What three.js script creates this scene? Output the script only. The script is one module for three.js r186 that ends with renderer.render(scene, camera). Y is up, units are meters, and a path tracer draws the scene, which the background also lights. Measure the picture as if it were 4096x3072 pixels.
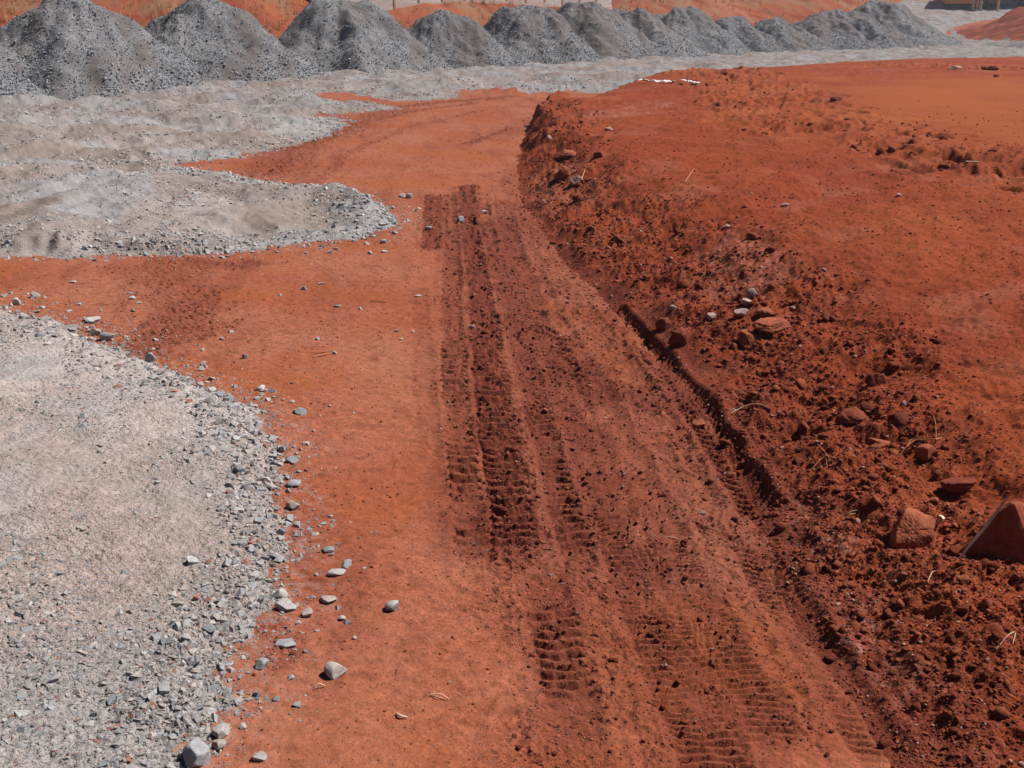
import * as THREE from 'three';
import { Sky } from 'three/addons/objects/Sky.js';
import { ConvexGeometry } from 'three/addons/geometries/ConvexGeometry.js';
import { mergeGeometries, mergeVertices } from 'three/addons/utils/BufferGeometryUtils.js';

// ------------------------------------------------------------------ camera, sky, sun, exposure
const scene = new THREE.Scene();
const EYE = 1.65, FOCAL = 3900, HORIZON = 80;                 // metres; pixels of the 4096 x 3072 photograph
const PITCH = Math.atan((1536 - HORIZON) / FOCAL);
const camera = new THREE.PerspectiveCamera(2 * Math.atan(1536 / FOCAL) * 180 / Math.PI, 4 / 3, 0.05, 1500);
camera.position.set(0, EYE, 0);
camera.rotation.set(-PITCH, 0, 0);
const SUN = new THREE.Vector3(0.80, 1.16, -0.26).normalize();
const sky = new Sky();
sky.name = 'sky';
sky.scale.setScalar(1200);
sky.userData = { kind: 'structure', label: 'clear daylight sky above the site', category: 'sky' };
const su = sky.material.uniforms;
su.sunPosition.value.copy(SUN); su.turbidity.value = 10; su.rayleigh.value = 0.4; su.mieCoefficient.value = 0.004;
if (su.cloudCoverage) su.cloudCoverage.value = 0.0;
scene.add(sky);
scene.environmentIntensity = 0.12;
const sun = new THREE.DirectionalLight(new THREE.Color(1.0, 0.94, 0.85), 4.4);
sun.name = 'sun';
sun.position.copy(SUN).multiplyScalar(120);
sun.castShadow = true;
sun.shadow.mapSize.set(4096, 4096);
Object.assign(sun.shadow.camera, { left: -70, right: 70, top: 70, bottom: -70, near: 1, far: 300 });
scene.add(sun, sun.target);
const renderer = new THREE.WebGLRenderer({ antialias: true });
renderer.toneMapping = THREE.LinearToneMapping;
renderer.toneMappingExposure = 1.58;
renderer.shadowMap.enabled = true;
scene.fog = new THREE.FogExp2(0xd8dade, 0.0009);           // thin dusty air

// ------------------------------------------------------------------ random numbers and noise
function rng(seed) { let s = seed >>> 0; return () => { s = (s + 0x6d2b79f5) | 0; let t = Math.imul(s ^ (s >>> 15), 1 | s); t = (t + Math.imul(t ^ (t >>> 7), 61 | t)) ^ t; return ((t ^ (t >>> 14)) >>> 0) / 4294967296; }; }
const perm = new Uint8Array(512), gx = new Float32Array(256), gy = new Float32Array(256);
{ const r = rng(7); const p = [...Array(256).keys()]; for (let i = 255; i > 0; i--) { const j = (r() * (i + 1)) | 0; [p[i], p[j]] = [p[j], p[i]]; } for (let i = 0; i < 512; i++) perm[i] = p[i & 255]; for (let i = 0; i < 256; i++) { const a = r() * 6.283; gx[i] = Math.cos(a); gy[i] = Math.sin(a); } }
function noise(x, y) {
  const xf = Math.floor(x), yf = Math.floor(y), X = xf & 255, Y = yf & 255; x -= xf; y -= yf;
  const a = perm[X] + Y, b = perm[X + 1] + Y, i0 = perm[a], i1 = perm[b], i2 = perm[a + 1], i3 = perm[b + 1];
  const u = x * x * x * (x * (x * 6 - 15) + 10), v = y * y * y * (y * (y * 6 - 15) + 10);
  const n0 = gx[i0] * x + gy[i0] * y, n1 = gx[i1] * (x - 1) + gy[i1] * y, n2 = gx[i2] * x + gy[i2] * (y - 1), n3 = gx[i3] * (x - 1) + gy[i3] * (y - 1);
  return 1.5 * (n0 + u * (n1 - n0) + v * (n2 + u * (n3 - n2) - n0 - u * (n1 - n0)));
}
const fbm = (x, y, n) => { let s = 0, a = 1; for (let i = 0; i < n; i++) { s += a * noise(x, y); a *= 0.5; x = x * 2.03 + 17.1; y = y * 2.03 - 9.7; } return s; };
const clodNoise = (x, y) => 1 - Math.abs(noise(x, y)) * 2;       // rounded lumps with creases
const clamp = (v, a = 0, b = 1) => v < a ? a : v > b ? b : v;
const ss = (a, b, v) => { const t = clamp((v - a) / (b - a)); return t * t * (3 - 2 * t); };
const lerp = (a, b, t) => a + (b - a) * t;

// ------------------------------------------------------------------ survey: where a point seen in the photograph stands on the ground (x to the right, d metres ahead)
const CP = Math.cos(PITCH), SP = Math.sin(PITCH);
function ray(px, py) { const a = (px - 2048) / FOCAL, b = (1536 - py) / FOCAL; return [a, b * CP - SP, CP + b * SP]; }
function level(px, py, h = 0) { const [x, y, d] = ray(px, py), t = (h - EYE) / y; return [x * t, d * t]; }
const line = (pts, h = 0) => pts.map(([a, b]) => level(a, b, h));
function box(p, m) { let b = [1e9, -1e9, 1e9, -1e9]; for (const [x, d] of p) b = [Math.min(b[0], x), Math.max(b[1], x), Math.min(b[2], d), Math.max(b[3], d)]; return [b[0] - m, b[1] + m, b[2] - m, b[3] + m]; }
// nearest point of a polyline: [distance with the side's sign, metres along it]
function along(path, x, d) {
  let best = 1e9, sg = 1, at = 0;
  for (let i = 0; i + 1 < path.length; i++) {
    const [ax, ad] = path[i], [bx, bd] = path[i + 1], ex = bx - ax, ed = bd - ad, L2 = ex * ex + ed * ed;
    const t = clamp(((x - ax) * ex + (d - ad) * ed) / L2), qx = x - ax - ex * t, qd = d - ad - ed * t, q = qx * qx + qd * qd;
    if (q < best) { best = q; sg = ex * qd - ed * qx > 0 ? -1 : 1; at = path.len[i] + t * Math.sqrt(L2); }
  }
  return [Math.sqrt(best) * sg, at];
}
function measure(path) { path.len = [0]; for (let i = 0; i + 1 < path.length; i++) path.len.push(path.len[i] + Math.hypot(path[i + 1][0] - path[i][0], path[i + 1][1] - path[i][1])); return path; }
// signed distance to a closed outline, positive inside
function inside(poly, x, d) {
  let best = 1e9, inn = false;
  for (let i = 0, j = poly.length - 1; i < poly.length; j = i++) {
    const [ax, ad] = poly[j], [bx, bd] = poly[i], ex = bx - ax, ed = bd - ad;
    const t = clamp(((x - ax) * ex + (d - ad) * ed) / (ex * ex + ed * ed)), qx = x - ax - ex * t, qd = d - ad - ed * t;
    best = Math.min(best, qx * qx + qd * qd);
    if ((bd > d) !== (ad > d) && x < ex * (d - bd) / ed + bx) inn = !inn;
  }
  return Math.sqrt(best) * (inn ? 1 : -1);
}

// ------------------------------------------------------------------ outlines of the site
const bankOutline = [
  ...line([[4300, 4300], [3860, 3600], [3560, 3072], [3330, 2700], [3130, 2350], [3010, 2080], [2930, 1850], [2800, 1620], [2640, 1420], [2480, 1240], [2290, 1080], [2160, 930], [2085, 800], [2065, 690], [2085, 590], [2130, 500], [2190, 436], [2235, 408]]),
  ...line([[2330, 352], [2450, 312], [2620, 262], [2800, 257], [3050, 244], [3300, 228], [3600, 217], [4096, 213]], 0.54).map(([x, d]) => [x * 1.02, d + 0.5]), [60, 44], [60, -6], [4, -6]];
const nearGravelOutline = [...line([[-900, 1190], [-300, 1200], [0, 1238], [150, 1280], [300, 1335], [450, 1405], [600, 1450], [760, 1515], [900, 1578], [1010, 1650], [1060, 1720], [1100, 1810], [1150, 1905], [1130, 2000], [1125, 2100], [1145, 2200], [1120, 2300], [1120, 2400], [1050, 2470], [1000, 2560], [915, 2640], [885, 2740], [850, 2850], [790, 2940], [700, 3072], [560, 3500], [500, 4200]]), [-3, 1.0], [-9, 1.0]];
const farGravelOutline = [...line([[-900, 1060], [-300, 1045], [0, 1036], [300, 1030], [700, 1020], [1000, 1003], [1300, 970], [1450, 950], [1540, 920], [1570, 875], [1555, 832], [1490, 798], [1400, 778], [1200, 752], [1020, 722], [870, 692], [740, 672], [620, 664],
  [800, 648], [950, 626], [1100, 600], [1250, 560], [1370, 512], [1390, 488], [1330, 472], [1260, 466], [1420, 455], [1600, 436], [1570, 425], [1460, 412], [1330, 402], [1230, 392], [1300, 372], [1400, 366], [1450, 385], [1560, 400], [1680, 404], [1800, 396], [1860, 372], [2060, 372], [2110, 377], [2300, 366]]),
  [6, 21], [14, 30], [22, 37], ...line([[4400, 216], [4090, 197], [3950, 182], [3800, 168]]), [32, 76], [34.4, 82], [37.7, 86], [41.8, 89.5], [54, 92], [70, 93], [70, 102], [38, 102], [37.2, 101], [29.2, 79], [26.6, 72], [20, 59], [11.3, 54], [8, 50.5], [3.2, 45.5], [-2.3, 38.3], [-5.4, 35.8], [-8.6, 31.7], [-10.6, 28], [-16, 26], [-40, 23.5], [-40, 9]];
const moundOutline = [[26.9, 52.5], [29.2, 62], [32.2, 74], [34.4, 81], [39, 86], [60, 86], [80, 80], [80, 48], [30, 50]];
const outlineBox = { bank: box(bankOutline, 1), near: box(nearGravelOutline, 1), far: box(farGravelOutline, 1) };
const within = (b, x, d) => x > b[0] && x < b[1] && d > b[2] && d < b[3];

// wheel tracks: path, half width, depth, lug height, lug spacing, lug slant, start and end fade
const track = (pts, w, depth, lug, gap, slant, wob = 0.25) => { const p = measure(line(pts)); return { p, w, depth, lug, gap, slant, wob, b: box(p, w * 2.5), L: p.len[p.length - 1] }; };
const tracks = [
  track([[1862, 745], [1878, 900], [1905, 1060], [1932, 1260], [1952, 1500], [1985, 1750], [2035, 2000], [2060, 2220]], 0.075, 0.010, 0.030, 0.062, 0.25),
  track([[1925, 800], [1960, 960], [2000, 1120], [2060, 1330], [2130, 1560], [2190, 1800], [2270, 2060], [2330, 2250]], 0.06, 0.008, 0.020, 0.055, -0.2, 0.5),
  track([[1725, 775], [1722, 900], [1720, 1000]], 0.07, 0.010, 0.032, 0.11, 0, 0.2),
  track([[1765, 775], [1762, 900], [1760, 1005]], 0.055, 0.008, 0.026, 0.11, 0, 0.3),
  track([[1800, 780], [1806, 950], [1800, 1300], [1830, 1700], [1870, 2000], [1900, 2250]], 0.06, 0.006, 0.022, 0.075, 0.1, 0.7),
  track([[2010, 860], [2060, 1040], [2140, 1280], [2260, 1560], [2390, 1900], [2540, 2300], [2700, 2700], [2900, 3200]], 0.085, 0.006, 0.012, 0.028, 0.35, 0.45),
  track([[2120, 1060], [2220, 1300], [2390, 1600], [2560, 1950], [2720, 2300], [2900, 2650], [3100, 3050]], 0.08, 0.006, 0.012, 0.026, -0.3, 0.45),
  track([[2150, 2250], [2210, 2500], [2270, 2750], [2320, 3072]], 0.07, 0.006, 0.014, 0.047, 0.3, 1.1),
  track([[1680, 1150], [1690, 1500], [1740, 1900], [1780, 2250]], 0.05, 0.002, 0.008, 0.05, 0, 0.9),
];
const rightLugs = [
  track([[2430, 1215], [2600, 1410], [2740, 1590], [2870, 1780], [2980, 1950], [3050, 2080]], 0.075, 0.028, 0.028, 0.05, 0.8, 0.3),
  track([[2990, 2160], [3110, 2380], [3280, 2640], [3480, 2950], [3600, 3130]], 0.07, 0.010, 0.013, 0.030, 0.8, 0.6),
];
const rutWall = measure(line([[2380, 1130], [2520, 1240], [2700, 1420], [2840, 1600], [2975, 1800], [3060, 1980], [3100, 2150], [3190, 2380], [3360, 2640], [3560, 2950], [3640, 3080]]));
const rutBox = box(rutWall, 0.5);
// darker, moist or freshly turned soil: path, half width in metres, strength
const stain = (pts, w, k) => { const p = measure(line(pts)); return { p, w, k, b: box(p, w * 1.8) }; };
const stains = [
  stain([[1870, 750], [1905, 1060], [1940, 1400], [2010, 1850], [2070, 2230]], 0.13, 1.0),
  stain([[2000, 900], [2090, 1250], [2200, 1600], [2330, 2000], [2420, 2250]], 0.26, 0.75),
  stain([[2330, 1250], [2500, 1600], [2700, 1950], [2900, 2400], [3200, 2950]], 0.22, 0.45),
  stain([[2230, 1500], [2450, 1560], [2700, 1640]], 0.22, 1.0),
  stain([[2250, 1130], [2480, 1360], [2700, 1640], [2860, 1900], [2960, 2150]], 0.16, 0.75),
  stain([[2420, 2000], [2600, 2500], [2850, 3100]], 0.32, 0.42),
  stain([[2150, 2250], [2300, 2750], [2350, 3200]], 0.16, 0.5),
  stain([[1722, 775], [1720, 1000]], 0.07, 0.8),
  stain([[1763, 775], [1760, 1000]], 0.05, 0.7),
  stain([[2105, 690], [2170, 930], [2310, 1090], [2480, 1250]], 0.3, 0.6),
  stain([[1810, 780], [1820, 1500], [1880, 2200]], 0.09, 0.5),
  stain([[2080, 830], [2180, 900]], 0.5, 0.75),
  stain([[1600, 440], [1400, 500], [1180, 590], [1080, 690]], 0.45, 0.55),
  stain([[1500, 440], [1760, 408], [2050, 388]], 0.22, 0.8),
  stain([[1085, 692], [1185, 602], [1400, 508], [1650, 446], [1900, 408]], 0.12, 0.75),
  stain([[1260, 730], [1400, 610], [1650, 505], [1930, 442]], 0.10, 0.4),
  stain([[1880, 575], [1960, 548], [2040, 512]], 0.10, 0.9),
  stain([[1950, 560], [2080, 510], [2160, 470]], 0.35, 0.35),
  stain([[760, 1050], [1000, 1060]], 0.16, 0.7),
  stain([[640, 1060], [720, 1220], [780, 1320]], 0.3, 0.45),
  stain([[780, 1220], [640, 1390]], 0.22, 0.7),
  stain([[1100, 2500], [1180, 2560], [1120, 2640]], 0.05, 0.5),
];
// pale pinkish crumbled rock lying in the lower bank
const pales = [stain([[2960, 2000], [3080, 2090], [3200, 2230]], 0.15, 0.8), stain([[3350, 2480], [3440, 2620], [3520, 2780]], 0.13, 0.8), stain([[2900, 1160], [3010, 1280]], 0.3, 0.5), stain([[2400, 580], [2600, 540]], 0.5, 0.45), stain([[2180, 760], [2260, 860]], 0.4, 0.4)];
// rough lines on the top of the bank: footprints and dozer marks
const roughLines = [[[2950, 285], [3150, 380], [3300, 450], [3450, 500]], [[3300, 450], [3550, 560], [3800, 640], [4096, 720]], [[2750, 275], [2900, 320], [3050, 430]], [[3600, 275], [4096, 300]], [[2900, 330], [3060, 470], [3150, 520]]].map((p) => { const q = measure(line(p, 0.45)); return { p: q, b: box(q, 1.2) }; });
const smoothArea = line([[3330, 420], [3450, 350], [3750, 320], [4300, 320], [4300, 620], [3900, 560], [3600, 500]], 0.5);
// the windrow of clods along the bank's lower slope
const windrow = measure(line([[2200, 480], [2190, 640], [2240, 780], [2360, 900], [2560, 1010], [2760, 1130], [2960, 1280], [3120, 1500], [3330, 1800], [3560, 2250], [3850, 2800], [4100, 3400]], 0.1));
const windrowBox = box(windrow, 2.5);
const humps = [[level(1960, 374), 1.3, 0.5, 0.13], [level(1370, 388), 0.7, 0.4, 0.08], [level(2640, 262, 0.45), 0.9, 0.9, 0.10], [level(1990, 372), 0.4, 0.4, 0.06], [level(2040, 373), 0.35, 0.35, 0.07]];

// ------------------------------------------------------------------ the lie of the land
const rowLine = [[-40, 20], [-10.6, 23.3], [-8.6, 27.7], [-5.4, 31.8], [-2.3, 34.3], [3.2, 41.5], [8, 46.5], [11.3, 50], [19.6, 54.5], [26, 62], [60, 66]];
function footAt(x) { let i = 0; while (i < rowLine.length - 2 && x > rowLine[i + 1][0]) i++; const [a, b] = rowLine[i], [e, f] = rowLine[i + 1]; return 5.2 + lerp(b, f, clamp((x - a) / (e - a))); }
function hill(x, d) {
  let h = 0;
  if (d > 28) {
    const f = d - footAt(x), open = ss(0.325 * d, 0.365 * d, x);                            // the gravel road runs up between the hill and the mound
    if (f > 0) h += (1 - open) * (Math.min(f, 40) * 0.30 * ss(0, 4, f) + 0.14 * fbm(x * 0.45, d * 0.35, 4) * ss(0.5, 4, f));
    if (d > 72) h += open * Math.max(0, d - 74) * 0.115 * ss(72, 84, d);
    if (d > 101) h += open * Math.max(0, d - 101) * 0.22;
    h = Math.min(h, 14);
  }
  if (d > 45 && x > 20) {
    const q = inside(moundOutline, x, d) + 0.5 * noise(x * 0.5, d * 0.5);
    if (q > 0) h += 2.6 * (0.6 * ss(0, 6.5, q) + 0.4 * clamp(q / 6)) + 0.16 * fbm(x * 0.7, d * 0.7, 3) * ss(0, 2, q);
  }
  return h;
}
function bankSide(x, d) { return within(outlineBox.bank, x, d) ? inside(bankOutline, x, d) + (d < 12 ? 0.035 : 0.09) * noise(x * 2.6, d * 2.6) : -1; }
function bankRise(x, d, s) {
  if (s <= 0) return 0;
  const w = d < 3 ? 1.5 : d < 9 ? lerp(1.5, 1.35, (d - 3) / 6) : lerp(1.35, 0.16, clamp((d - 9) / 7)), t = clamp(s / w);
  return lerp(0.26, 0.33, ss(2.5, 6, d)) * (0.6 * Math.sin(t * 1.5708) + 0.4 * ss(0, 1, t)) + 0.24 * (1 - Math.exp(-Math.max(0, s - w * 0.5) / 2.5));
}
function gravelSide(x, d) {
  let a = -1, b = -1;
  if (within(outlineBox.near, x, d)) a = inside(nearGravelOutline, x, d) + 0.05 * noise(x * 9, d * 9) + 0.065 * noise(x * 3.1, d * 3.1) + 0.018 * noise(x * 27, d * 27);
  else if (within(outlineBox.far, x, d)) b = inside(farGravelOutline, x, d) + (d < 12 ? 0.09 : 0.2) * (noise(x * 3.5, d * 3.5) + 0.7 * noise(x * 1.1, d * 1.1) + 0.5 * noise(x * 11, d * 9));
  return a > b ? [a, 1] : [b, 2];
}
// everything about one place: height, colour, class (0 road, 1 bank, 2 near gravel, 3 far gravel, 4 hillside, 5 mound)
const C = { road: [0.38, 0.104, 0.048], roadPale: [0.435, 0.155, 0.085], turned: [0.195, 0.046, 0.026], bank: [0.305, 0.055, 0.018], bankDark: [0.235, 0.042, 0.016], bankOrange: [0.40, 0.105, 0.028], hillRed: [0.33, 0.085, 0.036], hillBrown: [0.32, 0.15, 0.075], grey: [0.43, 0.395, 0.365], warm: [0.56, 0.47, 0.415], pinkish: [0.53, 0.385, 0.32], buff: [0.41, 0.32, 0.265] };
const mixTo = (c, k, t) => { c[0] += (k[0] - c[0]) * t; c[1] += (k[1] - c[1]) * t; c[2] += (k[2] - c[2]) * t; };
const place = { h: 0, c: [0, 0, 0], cls: 0, g: 0, s: 0, rough: 0, turned: 0, marks: 0 };
function survey(x, d, colour = true) {
  const P = place, c = P.c;
  let h = hill(x, d), turned = 0, rough = 0;
  const s = bankSide(x, d), [g, which] = s > 0 ? [-1, 0] : gravelSide(x, d);
  P.s = s; P.g = g; P.cls = 0; P.marks = 0;
  const near = d > 0 && d < 30;
  for (const [[hx, hd], rx, rd, hh] of humps) { const q = ((x - hx) / rx) ** 2 + ((d - hd) / rd) ** 2; if (q < 4) h += hh * Math.exp(-q * 1.5) * (0.8 + 0.4 * noise(x * 5, d * 5)); }
  h += 0.02 * fbm(x * 0.5, d * 0.5, 2) * (d > 1 ? 1 : 0.5);
  // wheel tracks
  let lugs = 0;
  if (near && g < 0.02) {
    const wx = x + 0.012 * noise(x * 6, d * 6), wd = d + 0.02 * noise(x * 5 + 9, d * 5);
    for (const t of s > 0.08 ? rightLugs : [...tracks, ...rightLugs]) if (within(t.b, x, d)) {
      const [q, at] = along(t.p, wx, wd), k = Math.abs(q) / t.w;
      if (k > 1.9) continue;
      const ends = ss(0, 0.12, at) * ss(t.L, t.L - 0.12, at), keep = clamp(1 - t.wob * (0.6 + 1.3 * noise(at * 3.1 + t.w * 90, t.gap * 50)) + 0.2 * noise(x * 14, d * 14));
      const bar = Math.sin((at / t.gap + t.slant * Math.abs(q) / t.w + 0.15 * noise(at * 9, q * 20)) * 6.283);
      h += ends * (-t.depth * ss(1.15, 0.7, k) + 0.5 * t.depth * Math.exp(-((k - 1.3) ** 2) * 12) + keep * t.lug * 0.78 * ss(1.05, 0.8, k) * clamp(bar * 2.4, -1, 1));
      lugs = Math.max(lugs, ss(1.4, 0.9, k) * ends);
    }
  }
  if (near) for (const t of stains) if (within(t.b, x, d)) {
    const q = Math.abs(along(t.p, x, d)[0]) / t.w;
    if (q < 1.8) turned = Math.max(turned, t.k * ss(1.5, 0.3, q + 0.6 * fbm(x * 6.5, d * 3.5, 4)));
  }
  if (s > -0.3) h += bankRise(x, d, s);
  // the smooth pressed wall beside the right-hand rut
  let wall = 0;
  if (near && within(rutBox, x, d)) {
    const [q, at] = along(rutWall, x, d), L = rutWall.len[rutWall.length - 1], gone = ss(0, 0.4, at) * ss(0.15, -0.25, noise(at * 0.9 + 3.3, 5.1) - 0.15) * (0.25 + 0.75 * ss(-0.25, 0.35, noise(at * 2.3 + 1, 8.2) + 0.35 * noise(x * 9, d * 9)));
    const side = -q;                                                           // positive to the right of the path
    wall = gone * ss(0.16, 0.06, Math.abs(side));
    h += gone * ss(2.0, 3.4, d) * (0.045 * ss(-0.05, 0.15, side) * ss(0.6, 0.16, side) - 0.024 * ss(0.11, 0.0, Math.abs(side + 0.07)));
  }
  if (s > 0) {
    P.cls = 1;
    let flat = 0;
    if (within(windrowBox, x, d)) { const q = Math.abs(along(windrow, x, d)[0]); rough = ss(d < 5 ? 0.95 : 1.05, 0.1, q + 0.3 * fbm(x * 1.5, d * 1.5, 2)); }
    if (d < 4.5) rough = Math.max(rough, 0.6 * ss(4.2, 2.4, d + x * 0.3));
    let marks = 0;
    for (const r of roughLines) if (within(r.b, x, d)) marks = Math.max(marks, ss(1.1, 0.3, Math.abs(along(r.p, x, d)[0]) + 0.3 * noise(x * 1.3, d * 1.3)));
    if (d > 9) flat = ss(-2.2, 2.0, inside(smoothArea, x, d) + 1.2 * fbm(x * 0.5, d * 0.5, 3));
    rough = Math.max(rough, 0.22 * marks * (1 - flat)); P.marks = marks * (1 - flat);
    const e = ss(0, 0.15, s) * (1 - 0.85 * wall);
    h += e * rough * (0.045 * fbm(x * 2.6, d * 2.6, 2) + 0.018 * clodNoise(x * 6.5, d * 6.5) + 0.011 * clodNoise(x * 15 + 3, d * 15) + 0.006 * clodNoise(x * 34, d * 34 + 7));
    h += e * (1 - flat) * (0.026 * fbm(x * 1.3, d * 1.3, 2) + 0.017 * fbm(x * 5, d * 6, 4) + 0.004 * clodNoise(x * 20, d * 20));
    h += marks * (1 - flat) * (0.06 * fbm(x * 2.2, d * 1.6, 3) + 0.05 * clodNoise(x * 3.6, d * 2.4) - 0.11 * ss(0.28, 0.5, noise(x * 2.6 + 7, d * 1.7)) + 0.025 * clodNoise(x * 9 + 4, d * 6));
    if (colour) {
      c[0] = C.bank[0]; c[1] = C.bank[1]; c[2] = C.bank[2];
      const far = ss(6, 16, d);
      mixTo(c, C.bankOrange, clamp(0.3 + 0.6 * fbm(x * 0.55 + 4, d * 0.5, 5)) * (0.4 + 0.4 * ss(1.5, 5, x)));
      mixTo(c, C.bankOrange, Math.max(0.85 * flat, 0.3 * marks));
      mixTo(c, C.bankDark, clamp(0.3 + 0.7 * fbm(x * 1.3, d * 0.8, 3)) * 0.7 * (1 - flat) * (1 - 0.5 * far));
      if (near) for (const t of pales) if (within(t.b, x, d)) { const q = Math.abs(along(t.p, x, d)[0]) / t.w; if (q < 1.8) mixTo(c, [0.44, 0.20, 0.14], t.k * ss(1.3, 0.3, q + 0.6 * fbm(x * 8, d * 8, 4)) * ss(-0.3, 0.3, noise(x * 30, d * 30))); }
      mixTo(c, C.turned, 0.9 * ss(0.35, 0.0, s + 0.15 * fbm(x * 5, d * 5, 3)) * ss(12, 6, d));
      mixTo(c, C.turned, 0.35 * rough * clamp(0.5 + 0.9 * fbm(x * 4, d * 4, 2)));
      mixTo(c, C.roadPale, 0.3 * ss(0.15, 0.75, fbm(x * 1.1 + 31, d * 1.4, 5)) * (1 - flat) * (1 - rough * 0.5));
    }
  } else if (g > 0) {
    P.cls = which === 1 ? 2 : 3;
    if (which === 1) {
      h += 0.035 * ss(0, 0.14, g) + 0.03 * ss(0, 1.2, g) + ss(0, 0.1, g) * (0.014 * fbm(x * 2.2, d * 2.2, 2) + 0.006 * fbm(x * 9, d * 9, 2) + 0.004 * clodNoise(x * 30, d * 30));
      if (colour) {
        c[0] = C.warm[0]; c[1] = C.warm[1]; c[2] = C.warm[2];
        mixTo(c, C.pinkish, clamp(0.55 + 0.9 * fbm(x * 1.6 + 2, d * 0.9, 4)) * ss(0.05, 0.5, g + 0.15 * fbm(x * 4, d * 4, 3)));
        mixTo(c, C.buff, 0.8 * ss(0.0, 0.9, fbm(x * 0.7 + 9, d * 0.8 + 2, 2) + 0.35));
        mixTo(c, C.grey, 0.7 * ss(0.1, 0.7, fbm(x * 1.1 + 50, d * 0.8, 3)));
        const k = 1 + 0.16 * fbm(x * 11, d * 11, 3); c[0] *= k; c[1] *= k; c[2] *= k;
      }
    } else {
      const e = ss(0, d < 12 ? 0.35 : 0.9, g);
      h += e * (0.08 + 0.12 * fbm(x * 0.9, d * 0.7, 3) + 0.018 * clodNoise(x * 3.3, d * 3.3) + 0.01 * clodNoise(x * 8, d * 8)) + (d > 15 && d < 45 ? e * 0.07 * fbm(x * 0.35, d * 0.9 + 4, 2) : 0);
      if (colour) {
        c[0] = C.grey[0]; c[1] = C.grey[1]; c[2] = C.grey[2];
        mixTo(c, C.buff, 0.9 * ss(0.0, 0.5, fbm(x * 0.55 + 8, d * 0.45, 3) + 0.12));
        mixTo(c, [0.37, 0.275, 0.22], (d < 13 ? 0.9 * ss(0.15, 0.6, g + 0.2 * fbm(x * 3, d * 3, 3)) : 0.55) * ss(-0.15, 0.3, fbm(x * 0.8 + 18, d * 0.6 + 3, 3)));
        mixTo(c, C.warm, 0.5 * ss(0.1, 0.6, fbm(x * 0.5 + 28, d * 0.8, 3)) * ss(50, 20, d));
        const k = (0.92 - 0.10 * ss(12, 22, d)) * (1 + 0.2 * fbm(x * 5, d * 5, 3)); c[0] *= k; c[1] *= k; c[2] *= k;
      }
    }
  } else {
    const mound = x > 24 && d > 47 && d < 88 && inside(moundOutline, x, d) + 0.5 * noise(x * 0.5, d * 0.5) > 0;
    const steep = d > 28 && d > footAt(x) && (x < 0.36 * d || d > 101);
    P.cls = mound ? 5 : steep ? 4 : 0;
    rough = turned * 0.8;
    h += (0.007 * fbm(x * 3.5, d * 3.5, 3) + 0.003 * fbm(x * 20, d * 26, 2) + 0.004 * ss(0.25, 0.7, noise(x * 15 + 3, d * 34)) * ss(-0.2, 0.4, noise(x * 2.3, d * 2.3))) * (P.cls ? 2 : 1);
    h += turned * (0.012 * clodNoise(x * 9, d * 9) + 0.012 * clodNoise(x * 21 + 5, d * 27) + 0.007 * clodNoise(x * 44, d * 56) - 0.008) * (1 - 0.6 * lugs);
    if (colour) {
      c[0] = C.road[0]; c[1] = C.road[1]; c[2] = C.road[2];
      mixTo(c, C.roadPale, clamp(0.5 + 0.7 * fbm(x * 0.9 + 1, d * 1.1, 5)) * 0.9);
      mixTo(c, C.turned, 0.3 * ss(0.1, 0.7, fbm(x * 3.4 + 0.4 * d, d * 0.55 + 11, 5)) + 0.35 * ss(0.2, 0.8, fbm(x * 9, d * 14 + 5, 4)));
      { const v = 1 + 0.10 * fbm(x * 17, d * 23, 3); c[0] *= v; c[1] *= v; c[2] *= v; }
      mixTo(c, C.bankOrange, ss(0.0, 0.8, fbm(x * 1.0 + 40, d * 0.8, 5)) * 0.6);
      mixTo(c, C.turned, clamp(turned * 0.85 + 0.25 * lugs));
      const grey = Math.max(within(outlineBox.near, x, d) ? ss(-0.22, 0.02, inside(nearGravelOutline, x, d) + 0.10 * fbm(x * 7, d * 7, 3)) : 0);
      mixTo(c, C.pinkish, 0.3 * grey * ss(-0.1, 0.3, noise(x * 26, d * 26) + 0.3 * noise(x * 60, d * 60)));
      if (P.cls >= 4) {
        const n = fbm(x * 0.35, d * 0.25, 4);
        c[0] = C.hillRed[0]; c[1] = C.hillRed[1]; c[2] = C.hillRed[2];
        if (P.cls === 4) { mixTo(c, C.hillBrown, ss(-0.15, 0.35, n + 0.28 * (d - footAt(x) - 4) / 5 - 0.2)); mixTo(c, C.bankOrange, 0.7 * ss(0.1, 0.6, fbm(x * 0.25 + 3, d * 0.4, 3))); mixTo(c, C.roadPale, x > 10 ? 0.8 * ss(1.6, 0.5, Math.abs(x - 13.5 - 0.12 * (60 - d) + 1.5 * noise(d * 0.15, 2))) : 0); mixTo(c, C.bankDark, 0.75 * ss(0.1, 0.5, fbm(x * 0.3 + 60, d * 0.6, 3))); }
        else { mixTo(c, C.bank, clamp(0.5 + 0.7 * n)); mixTo(c, C.road, 0.5 * ss(0.1, 0.5, fbm(x * 0.9, d * 0.6 + 7, 3))); }
      }
    }
  }
  P.h = h; P.rough = rough; P.turned = turned;
  return P;
}
const height = (x, d) => survey(x, d, false).h;
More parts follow.
